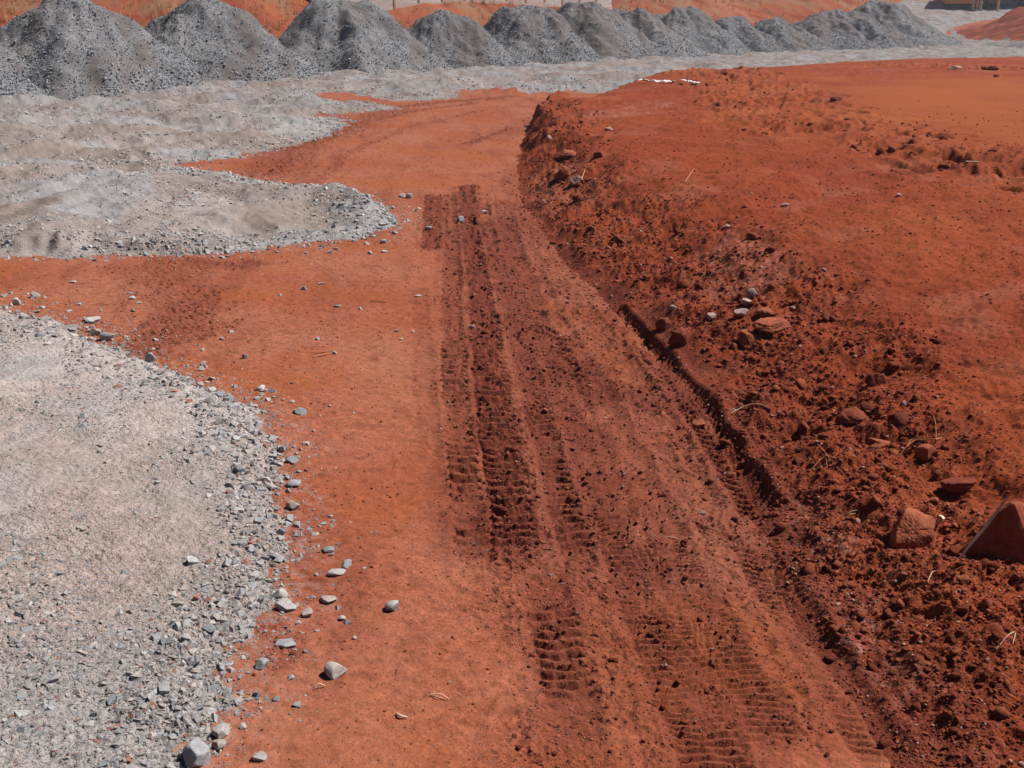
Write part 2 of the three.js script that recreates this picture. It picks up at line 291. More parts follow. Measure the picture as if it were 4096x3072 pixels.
// the point of the land that a photograph pixel looks at
function spot(px, py) {
  const [rx, ry, rd] = ray(px, py);
  let t0 = 1.2 / rd, t = t0, step;
  for (let i = 0; i < 4000; i++) {
    step = Math.max(0.01, t * 0.006);
    if (EYE + ry * (t + step) < height(rx * (t + step), rd * (t + step))) break;
    t += step;
  }
  let a = t, b = t + step;
  for (let i = 0; i < 12; i++) { const m = (a + b) / 2; if (EYE + ry * m < height(rx * m, rd * m)) b = m; else a = m; }
  return { x: rx * b, d: rd * b, y: height(rx * b, rd * b), per: b * 1 / FOCAL };   // per: metres per photograph pixel there
}

// ------------------------------------------------------------------ textures: grain only
function grain(size, seed, fn) {
  const data = new Uint8Array(size * size * 4);
  for (let y = 0; y < size; y++) for (let x = 0; x < size; x++) { const v = fn(x / size, y / size), i = (y * size + x) * 4; data[i] = clamp(v[0]) * 255; data[i + 1] = clamp(v[1]) * 255; data[i + 2] = clamp(v[2]) * 255; data[i + 3] = 255; }
  const t = new THREE.DataTexture(data, size, size); t.wrapS = t.wrapT = THREE.RepeatWrapping; t.magFilter = THREE.LinearFilter; t.minFilter = THREE.LinearMipmapLinearFilter; t.generateMipmaps = true; t.needsUpdate = true; return t;
}
const tile = (u, v, f, o) => { const g = (x, y) => noise(x * f + o, y * f - o); const a = g(u, v), b = g(u - 1, v), c2 = g(u, v - 1), e = g(u - 1, v - 1); return lerp(lerp(a, b, u), lerp(c2, e, u), v); };
const soilMap = grain(1024, 1, (u, v) => { const n = tile(u, v, 40, 3) * 0.5 + tile(u, v, 110, 8) * 0.6 + tile(u, v, 260, 1) * 0.5, k = 0.82 + 0.19 * n, spot2 = tile(u, v, 150, 21) > 0.55 ? 0.06 : 0; return [k + spot2, k + spot2 * 1.2, k + spot2 * 1.4]; });
const soilBump = grain(1024, 2, (u, v) => { const n = 0.5 + 0.22 * tile(u, v, 50, 13) + 0.2 * tile(u, v, 120, 5) + 0.18 * tile(u, v, 280, 31); return [n, n, n]; });
const gravelMap = grain(1024, 3, (u, v) => { const n = tile(u, v, 60, 3) * 0.6 + tile(u, v, 140, 8) * 0.7 + tile(u, v, 300, 1) * 0.5, w = tile(u, v, 90, 77), k = 0.8 + 0.17 * n; return [k + 0.05 * w, k + 0.01 * w, k - 0.04 * w]; });
const gravelBump = grain(1024, 4, (u, v) => { const n = 0.45 + 0.3 * (0.5 - Math.abs(tile(u, v, 70, 13))) + 0.22 * tile(u, v, 150, 5) + 0.2 * tile(u, v, 280, 31); return [n, n, n]; });
const rockMap = grain(512, 5, (u, v) => { const n = tile(u, v, 6, 3) * 0.6 + tile(u, v, 20, 8) * 0.5 + tile(u, v, 70, 1) * 0.5, k = 0.82 + 0.16 * n; return [k, k, k]; });
const rockBump = grain(512, 6, (u, v) => { const n = 0.5 + 0.25 * tile(u, v, 9, 13) + 0.2 * tile(u, v, 30, 5) + 0.15 * tile(u, v, 90, 31); return [n, n, n]; });
soilMap.colorSpace = gravelMap.colorSpace = rockMap.colorSpace = THREE.SRGBColorSpace;
const std = (o) => new THREE.MeshPhysicalMaterial({ roughness: 0.95, metalness: 0, specularIntensity: 0.15, ...o });   // dry dusty surfaces
const soilMat = std({ vertexColors: true, map: soilMap, bumpMap: soilBump, bumpScale: 0.006 });
const gravelMat = std({ vertexColors: true, map: gravelMap, bumpMap: gravelBump, bumpScale: 0.010, roughness: 0.9 });
const tint = (r, g, b, o = {}) => std({ color: new THREE.Color().setRGB(r, g, b), ...o });
const rockMat = (r, g, b) => tint(r, g, b, { map: rockMap, bumpMap: rockBump, bumpScale: 0.004 });

function numbered() { const n = new Map(); return (name) => { const k = n.get(name) || 0; n.set(name, k + 1); return k ? `${name}_${String(k).padStart(3, '0')}` : name; }; }
const unique = numbered();
function tag(o, label, category, group, kind) { o.userData.label = label; o.userData.category = category; if (group) o.userData.group = group; if (kind) o.userData.kind = kind; return o; }
function top(o, name) { o.name = unique(name); scene.add(o); o.traverse((m) => { m.castShadow = m.receiveShadow = true; }); return o; }
function part(name, geometry, material, parent) { const m = new THREE.Mesh(geometry, material); m.name = name; m.castShadow = m.receiveShadow = true; parent.add(m); return m; }

// ------------------------------------------------------------------ the land as one sheet, finer close by, cut along the borders of road, bank, gravel and hill
const land = {};
{
  const us = [], ds = [];
  const fine = 0.56, step = 0.00135;
  for (let u = -fine; u <= fine; u += step) us.push(u);
  let outer = []; for (let u = fine + step * 2, k = step * 3; u < 14; k *= 1.22, u += k) outer.push(u);
  const U = [...outer.slice().reverse().map((v) => -v), ...us, ...outer];
  for (let d = -60; d < 0.6; d += Math.max(0.12, -d * 0.25)) ds.push(d);
  for (let d = 0.7; d < 1.25; d += 0.03) ds.push(d);
  for (let d = 1.25; d < 118;) { ds.push(d); d += clamp((d * d + EYE * EYE) / EYE * 0.00124, 0.0035, 0.34); }
  for (let d = 119; d < 700; d *= 1.08) ds.push(d);
  const W = U.length, Hn = ds.length, n = W * Hn;
  const pos = new Float32Array(n * 3), col = new Float32Array(n * 3), cls = new Uint8Array(n);
  for (let j = 0, i = 0; j < Hn; j++) {
    const d = ds[j], w = Math.max(0.937 * d + 0.58, 1.55);
    for (let k = 0; k < W; k++, i++) {
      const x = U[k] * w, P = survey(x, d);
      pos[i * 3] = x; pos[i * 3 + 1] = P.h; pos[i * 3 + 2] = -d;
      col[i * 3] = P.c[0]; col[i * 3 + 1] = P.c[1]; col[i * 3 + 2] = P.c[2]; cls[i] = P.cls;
    }
  }
  const nor = new Float32Array(n * 3);
  for (let j = 0; j < Hn; j++) for (let k = 0; k < W; k++) {
    const a = (j * W + Math.max(0, k - 1)) * 3, b = (j * W + Math.min(W - 1, k + 1)) * 3, e = (Math.max(0, j - 1) * W + k) * 3, f = (Math.min(Hn - 1, j + 1) * W + k) * 3, i = (j * W + k) * 3;
    const ux = pos[b] - pos[a], uy = pos[b + 1] - pos[a + 1], uz = pos[b + 2] - pos[a + 2], vx = pos[f] - pos[e], vy = pos[f + 1] - pos[e + 1], vz = pos[f + 2] - pos[e + 2];
    let nx = uy * vz - uz * vy, ny = uz * vx - ux * vz, nz = ux * vy - uy * vx; const l = Math.hypot(nx, ny, nz) || 1;
    nor[i] = nx / l; nor[i + 1] = ny / l; nor[i + 2] = nz / l;
  }
  const faces = [[], [], [], [], [], []];
  for (let j = 0; j + 1 < Hn; j++) for (let k = 0; k + 1 < W; k++) {
    const a = j * W + k, b = a + 1, c2 = a + W, e = c2 + 1, m = Math.max(cls[a], cls[b], cls[c2], cls[e]);
    faces[m].push(a, b, c2, b, e, c2);
  }
  const NAMES = ['dirt_road', 'earth_bank', 'gravel_layer', 'gravel_apron', 'hillside', 'soil_mound'];
  const LABELS = ['compacted red laterite road with tyre tracks curving toward the gravel heaps', 'raised bank of rough red earth along the right side of the road', 'near lobe of pale crushed stone spread over the road at lower left', 'grey crushed stone spread in tongues before the row of gravel heaps', 'red earth slope with dry grass rising behind the gravel heaps', 'broad red soil mound at the far right beside the gravel road'];
  const CATS = ['road', 'earth bank', 'gravel', 'gravel', 'hillside', 'mound'];
  NAMES.forEach((name, q) => {
    const idx = faces[q], map = new Int32Array(n).fill(-1); let m = 0;
    for (const i of idx) if (map[i] < 0) map[i] = m++;
    const p = new Float32Array(m * 3), no = new Float32Array(m * 3), cc = new Float32Array(m * 3), uv = new Float32Array(m * 2);
    for (let i = 0; i < n; i++) if (map[i] >= 0) { const o = map[i]; for (let t = 0; t < 3; t++) { p[o * 3 + t] = pos[i * 3 + t]; no[o * 3 + t] = nor[i * 3 + t]; cc[o * 3 + t] = col[i * 3 + t]; } uv[o * 2] = pos[i * 3] / 1.3; uv[o * 2 + 1] = -pos[i * 3 + 2] / 1.3; }
    const g = new THREE.BufferGeometry();
    g.setAttribute('position', new THREE.BufferAttribute(p, 3)); g.setAttribute('normal', new THREE.BufferAttribute(no, 3)); g.setAttribute('color', new THREE.BufferAttribute(cc, 3)); g.setAttribute('uv', new THREE.BufferAttribute(uv, 2));
    g.setIndex(new THREE.BufferAttribute(Uint32Array.from(idx, (i) => map[i]), 1));
    const mesh = new THREE.Mesh(g, q === 2 || q === 3 ? gravelMat : soilMat);
    land[name] = tag(top(mesh, name), LABELS[q], CATS[q], null, 'structure');
  });
}

// ------------------------------------------------------------------ stones: broken, angular shapes
function spherical(g) { const p = g.attributes.position, uv = new Float32Array(p.count * 2); for (let i = 0; i < p.count; i++) { uv[i * 2] = (p.getX(i) + p.getZ(i) * 0.6) * 0.5; uv[i * 2 + 1] = (p.getY(i) + p.getZ(i) * 0.5) * 0.5; } g.setAttribute('uv', new THREE.BufferAttribute(uv, 2)); return g; }
function chip(seed, n = 11, flat = 0.65) {                              // a small convex fragment, radius about 1
  const r = rng(seed), pts = [];
  for (let i = 0; i < n; i++) { const z = r() * 2 - 1, a = r() * 6.283, q = Math.sqrt(1 - z * z), k = 0.78 + 0.3 * r(); pts.push(new THREE.Vector3(q * Math.cos(a) * k, z * flat * k, q * Math.sin(a) * k * 0.8)); }
  return spherical(new ConvexGeometry(pts));
}
function boulder(seed, { cuts = 9, flat = 0.7, soft = 0.05, detail = 5 } = {}) {   // a larger stone: a ball cut by planes, with a worn skin
  const r = rng(seed), g = mergeVertices(new THREE.IcosahedronGeometry(1, detail).deleteAttribute('normal').deleteAttribute('uv')), p = g.attributes.position, planes = [];
  for (let i = 0; i < cuts; i++) { const z = r() * 2 - 1, a = r() * 6.283, q = Math.sqrt(1 - z * z); planes.push([q * Math.cos(a), z, q * Math.sin(a), 0.46 + 0.34 * r()]); }
  for (let i = 0; i < p.count; i++) {
    let x = p.getX(i), y = p.getY(i), z = p.getZ(i), m = 1;
    for (const [a, b, c2, k] of planes) { const t = a * x + b * y + c2 * z; if (t > 0) m = Math.min(m, k / t); }
    m *= 1 + soft * (noise(x * 2.3 + seed, y * 2.3 + z * 2) + 0.5 * noise(x * 6 + z * 5, y * 6 + seed) + 0.25 * noise(x * 15 - z * 12, y * 14));
    p.setXYZ(i, x * m, y * m * flat, z * m);
  }
  g.computeVertexNormals();
  return spherical(g);
}
const chips = [...Array(10)].map((_, i) => chip(100 + i, 9 + (i % 4), 0.5 + 0.08 * (i % 5)));
const clods = [...Array(8)].map((_, i) => boulder(300 + i, { cuts: 7, flat: 0.75, soft: 0.16, detail: 2 }));
const crumbs = [...Array(6)].map((_, i) => boulder(340 + i, { cuts: 5, flat: 0.7, soft: 0.2, detail: 1 }));
const greyTones = [[0.50, 0.465, 0.43], [0.44, 0.425, 0.405], [0.56, 0.51, 0.455], [0.36, 0.355, 0.345], [0.57, 0.49, 0.41], [0.60, 0.56, 0.51]];
const greyMats = greyTones.map((t) => rockMat(...t));
const redMats = [[0.30, 0.072, 0.032], [0.25, 0.055, 0.028], [0.35, 0.095, 0.042], [0.22, 0.05, 0.028]].map((t) => rockMat(...t));
const whiteStone = std({ map: rockMap, bumpMap: rockBump, bumpScale: 0.003 });
const whiteClod = std({ map: rockMap });

const dummy = new THREE.Object3D(), tone = new THREE.Color();
// scatter: candidates sorted by how large they show; the first 300 become parts of their own, the rest one mass
function scatter(list, parent, { name, mass, shapes, mats, tones, shared, parts = 300, r }) {
  list.sort((a, b) => b.s / b.d - a.s / a.d);
  const place1 = (o, q) => { o.position.set(q.x, q.y, -q.d); o.rotation.set((r() - 0.5) * 1.1 * q.tilt, r() * 6.283, (r() - 0.5) * 1.1 * q.tilt); o.scale.set(q.s * (0.85 + 0.3 * r()), q.s * (0.75 + 0.35 * r()), q.s * (0.85 + 0.4 * r())); };
  list.slice(0, parts).forEach((q, i) => { const m = part(i ? `${name}_${String(i).padStart(3, '0')}` : name, shapes[(r() * shapes.length) | 0], mats[(r() * mats.length) | 0], parent); place1(m, q); });
  const rest = list.slice(parts), by = shapes.map(() => []);
  rest.forEach((q) => by[(r() * shapes.length) | 0].push(q));
  const holder = [];
  by.forEach((qs, k) => {
    if (!qs.length) return;
    const m = new THREE.InstancedMesh(shapes[k], shared, qs.length);
    qs.forEach((q, i) => { place1(dummy, q); dummy.updateMatrix(); m.setMatrixAt(i, dummy.matrix); const t = q.t || tones[(r() * tones.length) | 0], v = 0.8 + 0.4 * r(); m.setColorAt(i, tone.setRGB(t[0] * v, t[1] * v, t[2] * v)); });
    m.name = k ? `${mass}_${String(k).padStart(3, '0')}` : mass; m.userData.kind = 'stuff'; m.castShadow = m.receiveShadow = true; parent.add(m); holder.push(m);
  });
  return holder;
}
{
  const r = rng(11), near = [], far = [], bank = [], road = [], roadStones = [];
  const depth = (x, d) => d * CP + EYE * SP;
  for (let i = 0; i < 430000; i++) {
    const phi = lerp(0.052, 0.80, r()), u = (r() * 2 - 1) * 0.56, d = EYE / Math.tan(phi), w = 0.937 * d + 0.58, x = u * w;
    const P = survey(x, d, false), dep = depth(x, d), px = dep / 975;                 // px: the size one picture element covers there
    if (P.cls === 2 || P.cls === 3) {
      const edge = P.cls === 2 ? ss(0.5, 0.0, P.g) : ss(1.0, 0.0, P.g), clump = fbm(x * (P.cls === 2 ? 2.2 : 0.9) + 6, d * (P.cls === 2 ? 1.6 : 0.9), 3);
      const bottom = P.cls === 2 ? 0.45 * ss(3.2, 2.0, d) : 0;
      if (r() > (P.cls === 2 ? 0.26 : 0.42) + 0.5 * edge + (P.cls === 2 ? 0.7 : 1.1) * clump + bottom) continue;
      let s = px * (P.cls === 2 ? 0.95 : 1.0) * Math.pow(r(), -0.40 - 0.10 * edge);
      if (P.cls === 2 && r() < 0.012 + 0.07 * Math.max(edge, bottom)) s = px * (3.5 + 8 * r() * r());
      else s = Math.min(s, (P.cls === 2 ? 0.030 : 0.040) + 0.012 * r(), px * (2.6 + (P.cls === 2 ? 5 : 6) * Math.max(edge * r(), bottom, 0.5 * clump)));
      s = Math.min(s, 0.042);
      const q = { x, d, y: P.h + s * (-0.22 + 0.38 * edge * r()), s, tilt: 1 };
      if (r() < (P.cls === 2 ? 0.7 : 0.35)) q.t = r() < 0.06 ? [0.44, 0.20, 0.14] : [[0.55, 0.465, 0.405], [0.50, 0.43, 0.38], [0.58, 0.50, 0.43], [0.45, 0.41, 0.38]][(r() * 4) | 0];
      (P.cls === 2 ? near : far).push(q);
    } else if (P.cls === 1) {
      const k = P.rough;
      if (d > 8 && P.marks > 0.35 && r() < 0.012) { const s = 0.02 + 0.045 * r() * r(); bank.push({ x, d, y: P.h - s * 0.25, s, tilt: 1.4 }); continue; }
      if (d > 24 || r() > 0.05 * ss(16, 7, d) + 0.42 * k * k) continue;
      let s = px * 0.68 * Math.pow(r(), -0.25 - 0.17 * k);
      s = Math.min(s, 0.012 + 0.032 * k * Math.pow(r(), 2), px * (3 + 9 * k * r()));
      bank.push({ x, d, y: P.h + s * 0.15, s, tilt: 1.4, t: r() < 0.05 ? [0.45, 0.25, 0.19] : undefined });
    } else if (P.cls === 0 && d < 24) {
      const k = P.turned;
      if (P.g > -0.35 && r() < 0.55 * Math.exp(P.g * (d < 5 ? 16 : 6))) { const s = Math.min(px * 0.8 * Math.pow(r(), -0.45), 0.028, px * 6); (x < -0.2 && within(outlineBox.near, x, d) ? near : far).push({ x, d, y: P.h + s * 0.05, s, tilt: 1 }); continue; }
      if (r() > 0.10 + 0.17 * k) continue;
      let s = px * (k > 0.3 ? 0.7 : 0.52) * Math.pow(r(), -0.28 - 0.10 * k);
      s = Math.min(s, 0.008 + 0.016 * k * r(), px * (2.2 + 4.5 * k));
      if (r() < (k > 0.3 ? 0.08 : 0.35)) roadStones.push({ x, d, y: P.h + s * 0.2, s: s * 0.85, tilt: 1 });
      else road.push({ x, d, y: P.h + s * 0.1, s, tilt: 1.4 });
    }
  }
  console.log('scatter', near.length, far.length, bank.length, road.length, roadStones.length);
  scatter(near, land.gravel_layer, { name: 'stone', mass: 'crushed_stone', shapes: chips, mats: greyMats, tones: greyTones, shared: whiteStone, r });
  scatter(far, land.gravel_apron, { name: 'stone', mass: 'crushed_stone', shapes: chips, mats: greyMats, tones: greyTones, shared: whiteStone, r });
  scatter(bank, land.earth_bank, { name: 'clod', mass: 'loose_soil', shapes: clods, mats: redMats, tones: [[0.29, 0.066, 0.029], [0.24, 0.052, 0.027], [0.33, 0.085, 0.036], [0.21, 0.046, 0.027]], shared: whiteClod, r });
  scatter(road, land.dirt_road, { name: 'clod', mass: 'soil_crumbs', shapes: crumbs, mats: redMats, tones: [[0.30, 0.085, 0.045], [0.23, 0.06, 0.036], [0.36, 0.115, 0.06]], shared: whiteClod, r, parts: 200 });
  scatter(roadStones, land.dirt_road, { name: 'pebble', mass: 'loose_grit', shapes: chips, mats: [[0.50, 0.36, 0.29], [0.46, 0.30, 0.23], [0.55, 0.44, 0.37]].map((t) => rockMat(...t)), tones: [[0.48, 0.40, 0.35], [0.42, 0.30, 0.25], [0.5, 0.47, 0.45]], shared: whiteStone, r, parts: 60 });
}

// ------------------------------------------------------------------ gravel heaps
const heaps = [
  // apex in the photograph, level of the front foot, breadth factor, label
  [-330, 60, 440, 1.1, 'gravel heap cut by the left edge of the photograph, nearest of the row'],
  [265, -8, 395, 1.0, 'tall grey gravel heap at upper left with a brown fine-grained top'],
  [815, 4, 340, 1.0, 'second whole gravel heap from the left, broad dark crown'],
  [1385, 20, 304, 1.0, 'third whole gravel heap from the left, below the pale wall'],
  [1785, 62, 282, 0.98, 'low flat-topped gravel heap, fourth whole one from the left'],
  [2100, 40, 262, 1.0, 'gravel heap just left of the one hiding the right end of the wall'],
  [2340, 19, 247, 1.0, 'gravel heap standing before the right end of the pale wall'],
  [2530, 46, 238, 1.12, 'narrow gravel heap directly right of the wall end'],
  [2715, 46, 226, 1.25, 'dark-topped gravel heap below the pale track on the red slope'],
  [2935, 84, 217, 1.25, 'low dark gravel heap just right of the pale track on the slope'],
  [3110, 78, 212, 1.25, 'gravel heap left of the twin low heaps near the far end of the row'],
  [3275, 72, 208, 1.25, 'second last gravel heap of the front row at right'],
  [3455, 84, 204, 1.25, 'last gravel heap of the front row, beside the gravel road'],
  [3540, 8, 190, 1.25, 'highest far gravel heap rising behind the end of the row'],
  [3345, 46, 196, 1.25, 'lower far gravel heap left of the highest far one'],
];
// where the load's brown fines lie bare: broken patches, mostly high on the right of the crown
const fines = (x, y, z, h, rad) => fbm(x * 0.6 + h * 9, z * 0.6 + y * 0.8, 4) + 0.45 * ss(0.45, 0.8, y / h) * ss(-0.3, 0.35, x / rad) - 0.12;
function heapSheet(seed, h, rad) {                                     // a tipped load: blunt crown, slope near the angle of repose
  const r = rng(seed), rings = 64, segs = 150, pos = [], col = [], uv = [], idx = [], ph = r() * 50, crownOf = 0.16 + 0.16 * r();
  const off = [(r() - 0.5) * 0.2 * rad, -0.12 * rad];
  for (let j = 0; j <= rings; j++) for (let k = 0; k < segs; k++) {
    const a = k / segs * 6.28319, q = j / rings, lob = 1 + 0.20 * noise(Math.cos(a) * 1.3 + ph, Math.sin(a) * 1.3) + 0.05 * noise(Math.cos(a) * 4 + ph, Math.sin(a) * 4);
    const R = rad * 1.12 * q * lob, x = Math.cos(a) * R + off[0] * (1 - q), z = Math.sin(a) * R * 1.08 + off[1] * (1 - q);
    const t = Math.max(0, q - crownOf) / (1 - crownOf), prof = q < crownOf ? 1 - 0.05 * (q / crownOf) ** 2 : 0.95 * (1 - t) * (1 - 0.22 * t * (1 - t)) + 0.035 * Math.sin(Math.min(1, t * 3) * 3.14159);
    const n = 0.24 * fbm(x * 0.75 + ph, z * 0.75, 3) + 0.045 * clodNoise(x * 2.6 + ph, z * 2.6) + 0.02 * clodNoise(x * 8, z * 8 + ph);
    pos.push(x, h * prof * (1 + 0.03 * noise(x + ph, z)) + n * ss(1, 0.8, q) - 0.10 * q * q, z);
    const c = [...C.grey]; mixTo(c, [0.33, 0.275, 0.235], ss(-0.05, 0.35, fines(x, pos[pos.length - 2], z, h, rad))); const v = 0.9 + 0.18 * fbm(x * 3, z * 3 + ph, 3); col.push(c[0] * v * 0.70, c[1] * v * 0.715, c[2] * v * 0.73);
    uv.push(x / 1.3, (z + pos[pos.length - 2]) / 1.3);
    if (j < rings) { const b = j * segs + k, e = j * segs + (k + 1) % segs; idx.push(b, e, b + segs, e, e + segs, b + segs); }
  }
  const g = new THREE.BufferGeometry(); g.setAttribute('position', new THREE.Float32BufferAttribute(pos, 3)); g.setAttribute('color', new THREE.Float32BufferAttribute(col, 3)); g.setAttribute('uv', new THREE.Float32BufferAttribute(uv, 2)); g.setIndex(idx); g.computeVertexNormals(); return g;
}
const heapTones = [[0.37, 0.375, 0.365], [0.34, 0.345, 0.345], [0.42, 0.415, 0.405], [0.30, 0.305, 0.31], [0.38, 0.35, 0.32], [0.50, 0.49, 0.475]];
heaps.forEach(([px, py, foot, broad, label], i) => {
  const r = rng(900 + i), [fx, fd] = level(px, foot);
  let rad = 2.6, d = fd + rad, h = 2;
  for (let k = 0; k < 4; k++) { const t = ray(px, py); d = fd + rad * 0.95; h = EYE + t[1] * d / t[2]; rad = clamp(h * 1.48 * broad, 1.9, 4.4); }
  const x = ray(px, py)[0] * d / ray(px, py)[2], y = height(x, d);
  const heap = new THREE.Group(); heap.position.set(x, 0, -d);
  const sheet = heapSheet(50 + i, h, rad), body = part('heap_body', sheet, gravelMat, heap);
  const p = sheet.attributes.position, nn = sheet.attributes.normal, list = [], by = chips.map(() => []), count = d < 35 ? 46000 : 26000, segs = 150;
  for (let k = 0; k < count; k++) {
    const q = Math.sqrt(r()), a = r(), v = (Math.min(63, (q * 64) | 0)) * segs + ((a * segs) | 0);
    const X = p.getX(v) + (r() - 0.5) * 0.12, Y = p.getY(v), Z = p.getZ(v) + (r() - 0.5) * 0.12;
    if (Y < -0.02) continue;
    if (r() < 0.72 * ss(0.0, 0.35, fines(X, Y, Z, h, rad))) continue;
    by[(r() * chips.length) | 0].push([X, Y, Z, Math.min(0.055, (0.013 + 0.012 * q * q * q) * Math.pow(r(), -0.36)) * (d > 40 ? 1.05 : 0.92)]);
  }
  by.forEach((qs, k) => {
    if (!qs.length) return;
    const m = new THREE.InstancedMesh(chips[k], whiteStone, qs.length);
    qs.forEach(([X, Y, Z, s], n) => { dummy.position.set(X, Y - s * 0.24, Z); dummy.rotation.set(r() * 6, r() * 6, r() * 6); dummy.scale.setScalar(s); dummy.updateMatrix(); m.setMatrixAt(n, dummy.matrix); const t = heapTones[(r() * heapTones.length) | 0], v = 0.85 + 0.3 * r(); m.setColorAt(n, tone.setRGB(t[0] * v, t[1] * v, t[2] * v)); });
    m.name = k ? `surface_stones_${String(k).padStart(3, '0')}` : 'surface_stones'; m.userData.kind = 'stuff'; m.castShadow = m.receiveShadow = true; heap.add(m);
  });
  tag(top(heap, 'gravel_heap'), label, 'gravel heap', 'row of gravel heaps');
});
// ------------------------------------------------------------------ loose stones that can be told apart
const at3 = (o, x, y, d) => { o.position.set(x, y, -d); return o; };
let stoneSeed = 2000;
function loose(name, category, px, py, w, h, material, label, group, { cuts = 9, soft = 0.05, turn, sink = 0.36, tip = 0.25, shape } = {}) {
  const r = rng(stoneSeed++), p = spot(px, py + h * 0.28), R = w * p.per / 2 / 0.86, flat = clamp(1.3 * h / w - 0.2, 0.35, 1);
  const m = new THREE.Mesh(shape || boulder(stoneSeed, { cuts, soft, flat, detail: w > 34 ? 12 : 6 }), material);
  m.scale.set(R, R, R * 0.85); m.rotation.set((r() - 0.5) * tip, turn ?? (r() - 0.5) * 0.8, (r() - 0.5) * tip);
  at3(m, p.x, p.y + R * flat * (0.72 - sink), p.d);
  return tag(top(m, name), label, category, group);
}
const cream = rockMat(0.68, 0.60, 0.51), pale = rockMat(0.60, 0.54, 0.48), mid = rockMat(0.47, 0.445, 0.42), dark = rockMat(0.34, 0.335, 0.325), tan = rockMat(0.58, 0.47, 0.38);
const LS = 'loose grey stones on the red road';
[
  [1342, 2678, 84, 72, cream, 'large rounded cream stone alone on the road at bottom centre-left'],
  [1577, 2422, 62, 44, pale, 'white angular stone farthest right on the near road, a short shadow on its left'],
  [1388, 2252, 58, 28, mid, 'upper grey stone of a pair lying close together on the near road'],
  [1346, 2282, 74, 34, pale, 'lower flat pale stone of a pair lying close together on the near road'],
  [1312, 2198, 50, 26, dark, 'dark flat stone just above the close pair on the near road'],
  [1224, 2448, 52, 40, tan, 'tan stone on the road just right of the two stacked pale stones'],
  [1140, 2420, 84, 58, pale, 'big rounded pale stone, lower of two touching at the near gravel edge'],
  [1122, 2374, 58, 44, cream, 'smaller pale stone touching the big rounded one from behind'],
  [1366, 2472, 30, 22, cream, 'small white pebble between the white angular stone and the tan stone'],
  [1416, 2550, 22, 16, cream, 'tiny white pebble above the large rounded cream stone'],
  [1310, 2396, 66, 22, tan, 'thin flat buff stone lying in dust on the near road'],
  [1136, 2570, 96, 42, mid, 'long grey wedge stone pointing right at the near gravel edge'],
  [1050, 2652, 66, 36, mid, 'grey pointed stone below the long grey wedge stone'],
  [800, 3012, 124, 100, mid, 'large speckled grey block at the bottom edge of the gravel'],
  [882, 2925, 86, 52, pale, 'pale rounded stone, upper of two beside the large speckled block'],
  [882, 2972, 64, 44, tan, 'tan blocky stone, lower of two beside the large speckled block'],
  [1038, 3022, 56, 34, pale, 'pale oval stone lying alone at the bottom edge of the road'],
  [372, 1274, 74, 32, pale, 'pale elongated stone alone beyond the near gravel lobe'],
  [70, 1208, 42, 34, cream, 'pale block at the left edge, just off the near gravel lobe'],
  [140, 1180, 36, 30, mid, 'grey pyramid-shaped stone in the red strip near the left edge'],
  [432, 1346, 66, 48, mid, 'rounded bluish grey stone on the far rim of the near gravel lobe'],
  [382, 1326, 42, 36, tan, 'tan stone next to the rounded bluish grey one'],
  [602, 1430, 48, 48, mid, 'upright pointed stone standing on the rim of the near gravel lobe'],
  [815, 1460, 34, 32, tan, 'squarish stone on red soil just past the upright pointed stone'],
  [532, 1190, 32, 14, pale, 'small flat pale stone alone in the middle of the red strip'],
  [982, 1424, 26, 26, dark, 'small dark stone above the gravel rim near the two sticks'],
  [1216, 1150, 22, 26, mid, 'small upright grey stone alone on the mid road'],
  [1198, 1644, 48, 28, dark, 'bluish dark stone lying off the right rim of the near gravel'],
  [1045, 1552, 42, 28, cream, 'pale stone set off the rim above the gravel bend'],
  [1170, 1834, 56, 22, dark, 'long dark blue-grey stone off the gravel rim'],
  [1178, 1932, 58, 34, mid, 'grey rounded stone on red soil halfway down the gravel rim'],
  [1176, 2022, 60, 40, tan, 'buff rounded stone on red soil below the halfway grey one'],
  [1160, 2072, 54, 30, mid, 'flat grey stone directly below the buff rounded stone'],
  [1610, 784, 30, 24, pale, 'left stone of a touching pair beyond the far gravel tongue'],
  [1638, 784, 30, 28, mid, 'right darker stone of a touching pair beyond the far gravel tongue'],
  [1844, 880, 36, 30, mid, 'round grey stone at the edge of the dark lugged wheel track'],
  [1936, 845, 34, 12, pale, 'thin pale chip lying in the far wheel tracks'],
  [1718, 910, 30, 20, mid, 'double grey stone among the faint tread columns'],
  [1890, 1308, 26, 18, pale, 'white pebble on the left rim of the lugged wheel track'],
  [1536, 1004, 24, 14, pale, 'flat pale pebble below the tip of the far gravel tongue'],
  [1480, 1012, 22, 16, pale, 'pale pebble left of the flat one below the gravel tongue'],
  [1536, 966, 28, 20, mid, 'grey stone rolled just off the tip of the far gravel tongue'],
  [1580, 930, 26, 18, mid, 'grey stone farthest out at the far gravel tongue tip'],
].forEach(([px, py, w, h, m, label]) => loose('loose_stone', 'stone', px, py, w, h, m, label, LS, { soft: 0.035, cuts: m === cream ? 7 : 11 }));
// the remaining small ones look alike
{
  const r = rng(77);
  for (let i = 0; i < 46; i++) {
    const [px, py] = i < 26 ? [lerp(1130, 1330, r() ** 2), lerp(1560, 2650, r())] : [lerp(200, 1750, r()), lerp(1080, 1420, r())];
    const P0 = level(px, py); const S = survey(P0[0], P0[1], false); if (S.cls !== 0) continue;
    loose('small_stone', 'stone', px, py, 14 + 16 * r() ** 2, 9 + 8 * r(), [cream, pale, mid, tan, dark][(r() * 5) | 0], i < 26 ? 'small grey chip scattered on red soil beside the near gravel rim' : 'small grey chip scattered on the mid road', i < 26 ? 'chips beside the near gravel rim' : 'chips on the mid road');
  }
}
